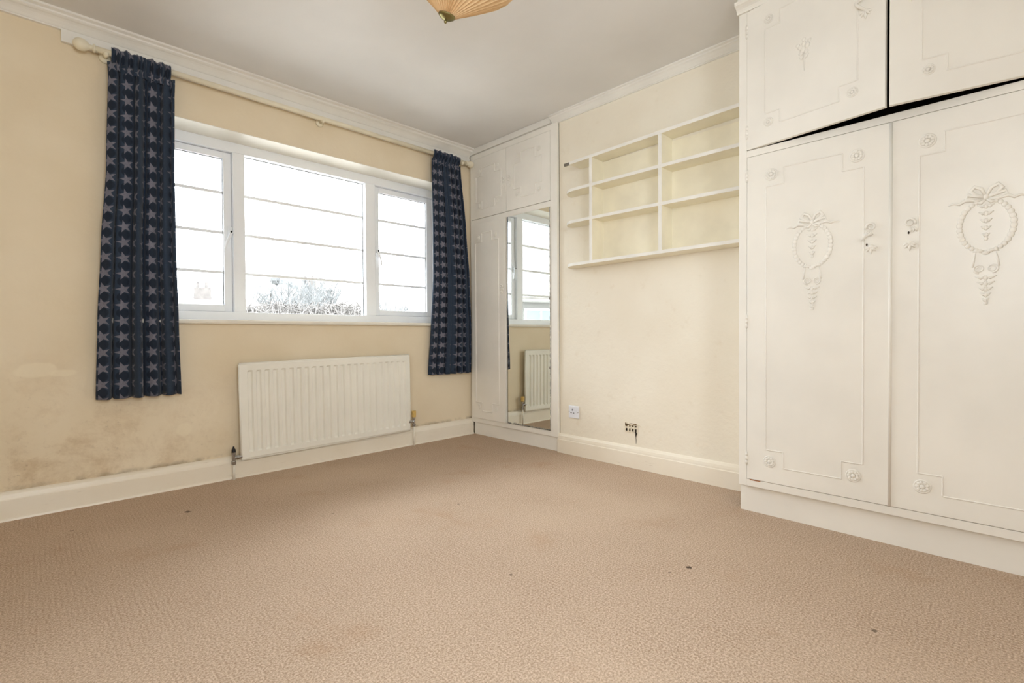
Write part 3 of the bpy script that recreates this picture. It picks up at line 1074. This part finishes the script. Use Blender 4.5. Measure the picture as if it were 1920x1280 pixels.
obj('ceiling_filler', B(XF-.02, XF+.01, WR, WL, 2.3705, CEIL-.001), 'white_trim', A)
DT = 0.020
def door_panel(y0, y1, z0, z1, hinge_y, ang, x=XF):
    m = B(x-.003, x+DT-.003, y0, y1, z0, z1)
    d = obj('door', m, 'wardrobe_paint', A, at=(x+.008, hinge_y, z0), bevel=0.002)
    d.rotation_euler = (0, 0, math.radians(ang))
    return d
DX = XF-.003
# lower doors
d = door_panel(0.3375, 0.8745, 0.1605, 1.6555, 0.8745, 0.0)
obj('rope_moulding', rope(notched(0.425, 0.792, 0.235, 1.577, 0.0735, 0.073), DX), 'wardrobe_paint', d, smooth=True)
for y, z in ((0.770, 1.555), (0.448, 1.555), (0.775, 0.257), (0.456, 0.257)):
    obj('rosette', rosette(DX, y, z, .027), 'wardrobe_paint', d, smooth=True)
ornament(d, DX, 0.607, 1.214)
pull_handle(d, DX, 0.400, 1.152, 1.278, 1, 'half')
obj('meeting_bead', MB().tube([(DX-.001, 0.3376, 0.163), (DX-.001, 0.3376, 1.653)], .0058, 10), 'wardrobe_paint', d, smooth=True)
d = door_panel(-0.2075, 0.3365, 0.1605, 1.6555, -0.2075, 0.0)
obj('rope_moulding', rope(notched(-0.116, 0.252, 0.235, 1.575, 0.072, 0.073), DX), 'wardrobe_paint', d, smooth=True)
for y, z in ((0.229, 1.553), (-0.093, 1.553), (0.238, 0.259), (-0.097, 0.259)):
    obj('rosette', rosette(DX, y, z, .027), 'wardrobe_paint', d, smooth=True)
ornament(d, DX, 0.070, 1.213)
pull_handle(d, DX, 0.279, 1.150, 1.275, -1, 'gone')
# upper doors, both ajar
d = door_panel(0.3360, 0.8745, 1.6905, 2.3265, 0.8745, -9.2)
obj('rope_moulding', rope(notched(0.427, 0.790, 1.770, 2.262, 0.065, 0.058), DX), 'wardrobe_paint', d, smooth=True)
for y, z in ((0.774, 2.245), (0.444, 2.245), (0.774, 1.788), (0.444, 1.788)):
    obj('rosette', rosette(DX, y, z, .020), 'wardrobe_paint', d, smooth=True)
m = MB()
for (dy, dz, r) in ((0, .045, .010), (.014, .034, .011), (-.014, .032, .011), (.024, .046, .008), (-.022, .050, .008), (.004, .020, .012), (-.010, .008, .009), (.012, .006, .009), (0, .062, .008)):
    m.ell((DX-.002, 0.625+dy, 2.020+dz), .005, r, r, 8, 5)
m.tube([(DX, 0.625, 2.025), (DX-.002, 0.624, 1.99), (DX, 0.623, 1.950)], [.005, .004, .0015], 6)
for sg in (-1, 1):
    m.tube([(DX, 0.625, 2.0), (DX-.003, 0.625+sg*.012, 2.004), (DX, 0.625+sg*.020, 2.016)], [.003, .004, .001], 6)
obj('flower_spray', m, 'wardrobe_paint', d, smooth=True)
pull_handle(d, DX, 0.400, 2.050, 2.180, 1, 'whole')
d = door_panel(-0.2075, 0.3405, 1.6905, 2.3265, -0.2075, 9.2)
obj('rope_moulding', rope(notched(-0.116, 0.247, 1.770, 2.262, 0.070, 0.058), DX), 'wardrobe_paint', d, smooth=True)
for y, z in ((0.229, 2.245), (-0.098, 2.245), (0.229, 1.788), (-0.098, 1.788)):
    obj('rosette', rosette(DX, y, z, .020), 'wardrobe_paint', d, smooth=True)
pull_handle(d, DX, 0.278, 2.050, 2.180, -1, 'whole')
for z in (1.572, 0.895, 0.256, 2.236, 1.772):
    hinge(A, XF-.003, 0.8755, z)

# ------------------------------------------------------------------ narrow fitted wardrobe in the corner alcove
XS = 2.700
C = thing('wardrobe', 'narrow cream fitted wardrobe in the corner with one tall mirror door', 'wardrobe', (2.9, 2.76, 0.0), 'fitted cream wardrobes')
CY0, CY1 = 2.2785, 3.236
m = MB()
m.box(XS+.022, AX-.004, CY0+.002, CY0+.020, 0.105, 2.350)
m.box(XS+.022, AX-.004, CY1-.020, CY1-.002, 0.105, 2.350)
m.box(AX-.016, AX-.004, CY0+.020, CY1-.020, 0.105, 2.350)
m.box(XS+.022, AX-.016, CY0+.020, CY1-.020, 0.105, 0.123)
m.box(XS+.022, AX-.016, CY0+.020, CY1-.020, 1.772, 1.790)
m.box(XS+.022, AX-.016, CY0+.020, CY1-.020, 2.332, 2.350)
obj('carcass', m, 'dark_wood', C)
m = MB()
m.box(XS, XS+.021, CY0, 2.3415, 0.104, 2.346)
m.box(XS, XS+.021, 3.2165, CY1, 0.104, 2.346)
m.box(XS, XS+.021, 2.3415, 3.2165, 0.104, 0.1425)
m.box(XS, XS+.021, 2.3415, 3.2165, 1.7605, 1.8025)
m.box(XS, XS+.021, 2.3415, 3.2165, 2.304, 2.346)
m.box(XS+.016, XS+.021, 2.76, 2.83, 0.1425, 2.304)
obj('face_frame', m, 'wardrobe_paint', C, bevel=0.0012)
obj('plinth', B(2.717, 2.74, CY0+.004, 3.216, 0.0, 0.104), 'wardrobe_paint', C)
obj('ceiling_filler', B(XS-.012, XS+.020, 2.335, 3.249, 2.3495, CEIL-.001), 'white_trim', C, bevel=0.002)
def sdoor(y0, y1, z0, z1, proud=0.0):
    return obj('door', B(XS-.003-proud, XS+.015-proud, y0, y1, z0, z1), 'wardrobe_paint', C, at=(XS, y1, z0), bevel=0.0015)
SDX = XS-.003
PLANE[0] = SDX
d = sdoor(2.7975, 3.2145, 1.805, 2.3015)
obj('rope_moulding', rope(notched(2.856, 3.159, 1.877, 2.214, .074, .064), SDX, .0055), 'wardrobe_paint', d, smooth=True)
for y, z in ((3.122, 2.192), (2.900, 2.192), (3.122, 1.908), (2.900, 1.908)):
    obj('rosette', rosette(SDX, y, z, .019), 'wardrobe_paint', d, smooth=True)
m = MB()
leaf_plate(m, SDX, 2.832, 2.010, .8)
curl(m, SDX, 2.832, 2.065, 1, .8)
obj('pull_handle', m, 'wardrobe_paint', d, smooth=True)
d = sdoor(2.3435, 2.7950, 1.805, 2.3015)
obj('rope_moulding', rope(notched(2.417, 2.710, 1.886, 2.228, .074, .074), SDX, .0055), 'wardrobe_paint', d, smooth=True)
for y, z in ((2.676, 2.206), (2.453, 2.206), (2.672, 1.918), (2.453, 1.912)):
    obj('rosette', rosette(SDX, y, z, .020), 'wardrobe_paint', d, smooth=True)
m = MB()
leaf_plate(m, SDX, 2.755, 2.010, .8)
curl(m, SDX, 2.755, 2.065, -1, .8)
obj('pull_handle', m, 'wardrobe_paint', d, smooth=True)
d = sdoor(2.8020, 3.2145, 0.1445, 1.7585, 0.010)
PX = SDX-.010
PLANE[0] = PX
obj('rope_moulding', rope(notched(2.880, 3.160, 0.208, 1.676, .080, .072), PX, .006), 'wardrobe_paint', d, smooth=True)
for y, z in ((3.122, 1.644), (2.918, 1.644), (3.120, 0.242), (2.918, 0.242)):
    obj('rosette', rosette(PX, y, z, .020), 'wardrobe_paint', d, smooth=True)
m = MB()
leaf_plate(m, PX, 2.846, 1.180, .7)
curl(m, PX, 2.846, 1.222, 1, .8)
m.tube([(PX-.001, 2.846, 1.18), (PX-.002, 2.846, 1.215)], .004, 6)
obj('pull_handle', m, 'wardrobe_paint', d, smooth=True)
d = sdoor(2.3435, 2.7990, 0.1445, 1.7585)
obj('mirror', B(SDX-.005, SDX-.0005, 2.3445, 2.782, 0.1455, 1.757), 'mirror_silver', d, at=(SDX, 2.3445, 0.1455))
obj('mirror_edge', MB().box(SDX-.006, SDX, 2.783, 2.787, 0.1455, 1.757), 'steel', d)
for z in (1.10, 0.60):
    obj('mirror_clip', MB().ell((SDX-.006, 2.345, z), .004, .006, .010), 'steel', d)

# ------------------------------------------------------------------ pendant lamp shade
LP = Vector((1.196, 1.577, 2.080))
L = thing('pendant_light', 'pleated peach paper lampshade hanging tilted below the ceiling', 'ceiling light', (LP.x, LP.y, LP.z))
tip = Matrix.Translation(LP)
ax_img = (rt*0.27 - fwd*0.15 + Vector((0, 0, 1))).normalized()
rotq = Vector((0, 0, 1)).rotation_difference(ax_img).to_matrix().to_4x4()
def tl_(mb):
    mb.v = [tuple(LP + (rotq @ Vector(v).to_4d()).to_3d()) for v in mb.v]
    return mb
prof = [(.026, .016), (.06, .041), (.12, .083), (.175, .123), (.213, .152), (.235, .174), (.243, .190), (.232, .204), (.17, .226), (.10, .244), (.05, .257), (.035, .262)]
m = MB()
n = 72
vs, fs = [], []
for r, hh in prof:
    for k in range(n):
        a = 2*PI*k/n
        o = 0.011*(0.30+r/.232*.70)*(1 if k % 2 else -1)
        vs.append((r*math.cos(a), r*math.sin(a), hh-o))
for i in range(len(prof)-1):
    for k in range(n):
        fs.append((i*n+k, i*n+(k+1) % n, (i+1)*n+(k+1) % n, (i+1)*n+k))
obj('shade', tl_(m.add(vs, fs)), 'pleated_paper', L)
obj('cap', tl_(MB().lathe([(.004, -.002), (.016, .001), (.028, .008), (.034, .014), (.034, .017), (.028, .018)], (0, 0, 0), 'z', 28)), 'brass', L, smooth=True)
obj('finial_knob', tl_(MB().ell((0, 0, -.006), .006, .006, .007, 12, 8)), 'brass', L, smooth=True)
topp = LP + ax_img*.262
obj('flex', MB().tube([topp, (topp.x, topp.y, CEIL-.02)], .004, 8), 'socket_plastic', L, smooth=True)
obj('ceiling_rose', MB().lathe([(.045, 0), (.045, -.012), (.030, -.024), (.010, -.030)], (topp.x, topp.y, CEIL-.0005), 'z', 24), 'socket_plastic', L, smooth=True)

# ------------------------------------------------------------------ outside the window
GZ = -3.0
struct(obj('ground', B(-45, 70, 4.2, 90, GZ-.1, GZ), 'lawn'), 'pale winter lawn outside below the window')
def house(label, x, y, rot, wd, dp, eave, ridge, wins, chim, at_group):
    """gable-ended house; local front faces -y"""
    H = thing('house', label, 'house', (x, y, GZ), at_group)
    H.rotation_euler = (0, 0, math.radians(rot))
    o = Vector((x, y, GZ))
    def part(name, mb, mat, par=H):
        mb.v = [tuple(Vector(v)+o) for v in mb.v]
        return obj(name, mb, mat, par)
    part('walls', MB().box(-wd/2, wd/2, 0, dp, 0, eave), 'house_render')
    part('roof', MB().prism([(-.35, -.1), (dp/2, ridge-eave), (dp+.35, -.1), (dp+.35, .05), (dp/2, ridge-eave+.18), (-.35, .08)],
                            (-wd/2-.3, 0, eave), (wd/2+.3, 0, eave), (0, 1, 0), (0, 0, 1)), 'roof_tile')
    part('gutter', MB().tube([(-wd/2-.3, -.38, eave-.06), (wd/2+.3, -.38, eave-.06)], .06, 8), 'house_render')
    for a, b, z0, z1 in wins:
        f = part('window', MB().box(a, b, -.05, .02, z0, z1), 'pvc')
        nn = max(1, int(round((b-a)/.5)))
        ww = (b-a-.06*(nn+1))/nn
        for k in range(nn):
            p0 = a+.06+k*(ww+.06)
            part('pane', MB().box(p0, p0+ww, -.065, -.04, z0+.06, z1-.06), 'house_glass', f)
    for cx, cw, ch in chim:
        c = part('chimney', MB().box(cx-cw/2, cx+cw/2, dp/2-.3, dp/2+.3, ridge-.8, ridge+ch), 'roof_tile')
        for s in (-1, 1):
            part('chimney_pot', MB().lathe([(.12, 0), (.10, .35), (.12, .4)], (cx+s*cw*.25, dp/2, ridge+ch), 'z', 10), 'roof_tile', c)
    return H
# neighbour seen only in the mirror
house('white neighbouring house with a pale tiled roof seen in the wardrobe mirror', -7.6, 10.9, 22, 7.0, 6.0, 5.0, 8.2,
      [(-2.6, -1.4, 3.3, 4.7), (.1, 1.3, 3.3, 4.7), (2.2, 3.2, 3.3, 4.7), (-2.4, -1.0, .9, 2.2), (.8, 2.4, .9, 2.2)], [(-2.0, .9, .9)], 'houses outside the window')
house('smaller of the two pale distant houses, chimney on its roof', 8.6, 40, -6, 7, 6, 4.9, 6.6,
      [(-2.5, -1.2, 3.0, 4.3), (1.0, 2.4, 3.0, 4.3)], [(.6, 1.1, .9)], 'houses outside the window')
house('distant gabled house behind the bare weeping tree', 20.5, 42, -14, 11, 7, 5.4, 8.0,
      [(-4, -2.6, 3.4, 4.8), (-.8, .6, 3.4, 4.8), (2.5, 4, 3.4, 4.8)], [(-2.6, 1.2, 1.0)], 'houses outside the window')
def bare_tree(name, label, x, y, top, spread, nb, weep, seed, mat, r0_=.10):
    rnd = random.Random(seed)
    T = thing(name, label, 'tree', (x, y, GZ), 'trees outside the window')
    hgt = top-GZ
    fork = GZ+hgt*(.62 if weep else .35)
    obj('trunk', MB().tube([(x, y, GZ), (x+.06, y, GZ+hgt*.3), (x, y, fork)], [r0_, r0_*.85, r0_*.7], 8), mat, T, smooth=True)
    mb, mt = MB(), MB()
    for i in range(nb):
        a = 2*PI*i/nb + rnd.uniform(-.3, .3)
        R = spread*rnd.uniform(.35, 1)
        if weep:
            apex = top - (hgt*.12)*rnd.random()*(R/spread)
            p0 = Vector((x, y, fork-rnd.uniform(0, .3)))
            p1 = Vector((x+R*.45*math.cos(a), y+R*.45*math.sin(a), apex))
            p2 = Vector((x+R*.95*math.cos(a), y+R*.95*math.sin(a), apex-hgt*.07))
            p3 = Vector((x+R*1.15*math.cos(a), y+R*1.15*math.sin(a), apex-hgt*rnd.uniform(.25, .5)))
        else:
            p0 = Vector((x, y, fork+rnd.uniform(-.4, .4)))
            p1 = Vector((x+R*.4*math.cos(a), y+R*.4*math.sin(a), fork+hgt*.25))
            p2 = Vector((x+R*.75*math.cos(a), y+R*.75*math.sin(a), fork+hgt*.42))
            p3 = Vector((x+R*math.cos(a), y+R*math.sin(a), fork+hgt*rnd.uniform(.45, .64)))
        def bez(t):
            s = 1-t
            return p0*s**3 + p1*(3*s*s*t) + p2*(3*s*t*t) + p3*t**3
        mb.tube([bez(k/10) for k in range(11)], [r0_*.32*(1-.8*k/10) for k in range(11)], 5)
        for j in range(14):
            t0 = rnd.uniform(.3, .95)
            q = bez(t0)
            b = rnd.uniform(0, 2*PI)
            Lr = rnd.uniform(.25, .6)*spread*.5
            if weep:
                e1 = q+Vector((Lr*.5*math.cos(b), Lr*.5*math.sin(b), .10))
                e2 = q+Vector((Lr*.8*math.cos(b), Lr*.8*math.sin(b), -.25))
                e3 = q+Vector((Lr*math.cos(b), Lr*math.sin(b), -.8*rnd.uniform(.4, 1)))
            else:
                e1 = q+Vector((Lr*.35*math.cos(b), Lr*.35*math.sin(b), Lr*.35))
                e2 = q+Vector((Lr*.6*math.cos(b), Lr*.6*math.sin(b), Lr*.7))
                e3 = q+Vector((Lr*.8*math.cos(b), Lr*.8*math.sin(b), Lr))
            mt.tube([q, e1, e2, e3], [r0_*.12, r0_*.1, r0_*.08, r0_*.04], 4)
    obj('branches', mb, mat, T)
    tw = obj('twigs', mt, mat, T)
    tw['kind'] = 'stuff'
bare_tree('weeping_tree', 'larger bare weeping tree with dense drooping twigs outside the window', 5.9, 14.4, 2.35, 2.9, 84, True, 4, 'frosted_bark')
bare_tree('weeping_tree', 'smaller and lower of the two bare weeping trees outside', 1.9, 11.2, 1.50, 0.95, 22, True, 9, 'frosted_bark', .07)
bare_tree('bare_tree', 'tall bare bluish tree standing in the haze beyond the weeping tree', 17.6, 41.0, 6.4, 2.2, 40, False, 11, 'hazy_foliage', .22)
bare_tree('bare_tree', 'wide bare hazy tree between the two distant houses', 13.2, 36.0, 5.0, 3.2, 44, False, 12, 'hazy_foliage', .18)
bare_tree('bare_tree', 'slender bare hazy tree standing past the larger weeping tree', 23.0, 38.0, 4.0, 2.6, 40, False, 13, 'hazy_foliage', .18)
def hedge_tree(label, x, y, top, r, seed):
    rnd = random.Random(seed)
    T = thing('evergreen_tree', label, 'tree', (x, y, GZ), 'trees outside the window')
    obj('trunk', MB().tube([(x, y, GZ), (x, y, GZ+(top-GZ)*.5)], [.2, .14], 8), 'hazy_foliage', T)
    mm = MB()
    for i in range(60):
        a, k = rnd.uniform(0, 2*PI), rnd.random()
        rr = r*math.sqrt(rnd.random())*(1-.6*k)
        s = r*rnd.uniform(.22, .4)
        mm.ell((x+rr*math.cos(a), y+rr*math.sin(a), GZ+1.2+(top-s-GZ-1.2)*k), s, s, s*.8, 7, 5)
    o = obj('foliage', mm, 'hazy_foliage', T)
hedge_tree('rounded hazy evergreen tree rising above the other treetops', 22.5, 62, 8.6, 2.6, 21)
ROW = ['broad hazy evergreen tree behind the small distant house', 'hazy evergreen tree between the two distant houses', 'tall hazy evergreen tree behind the gabled house',
       'hazy evergreen tree just past the gabled house', 'low hazy evergreen tree second along past the gabled house', 'lowest hazy evergreen tree at the far end of the row']
for k, (tx, ty, tz, tr) in enumerate(((7.5, 66, 5.6, 4.2), (15.5, 68, 6.0, 4.2), (28.5, 70, 6.6, 3.9), (37.0, 68, 6.0, 4.2), (47.0, 66, 5.2, 4.2), (57.5, 64, 4.6, 4.2))):
    hedge_tree(ROW[k], tx, ty, tz, tr, 30+k)
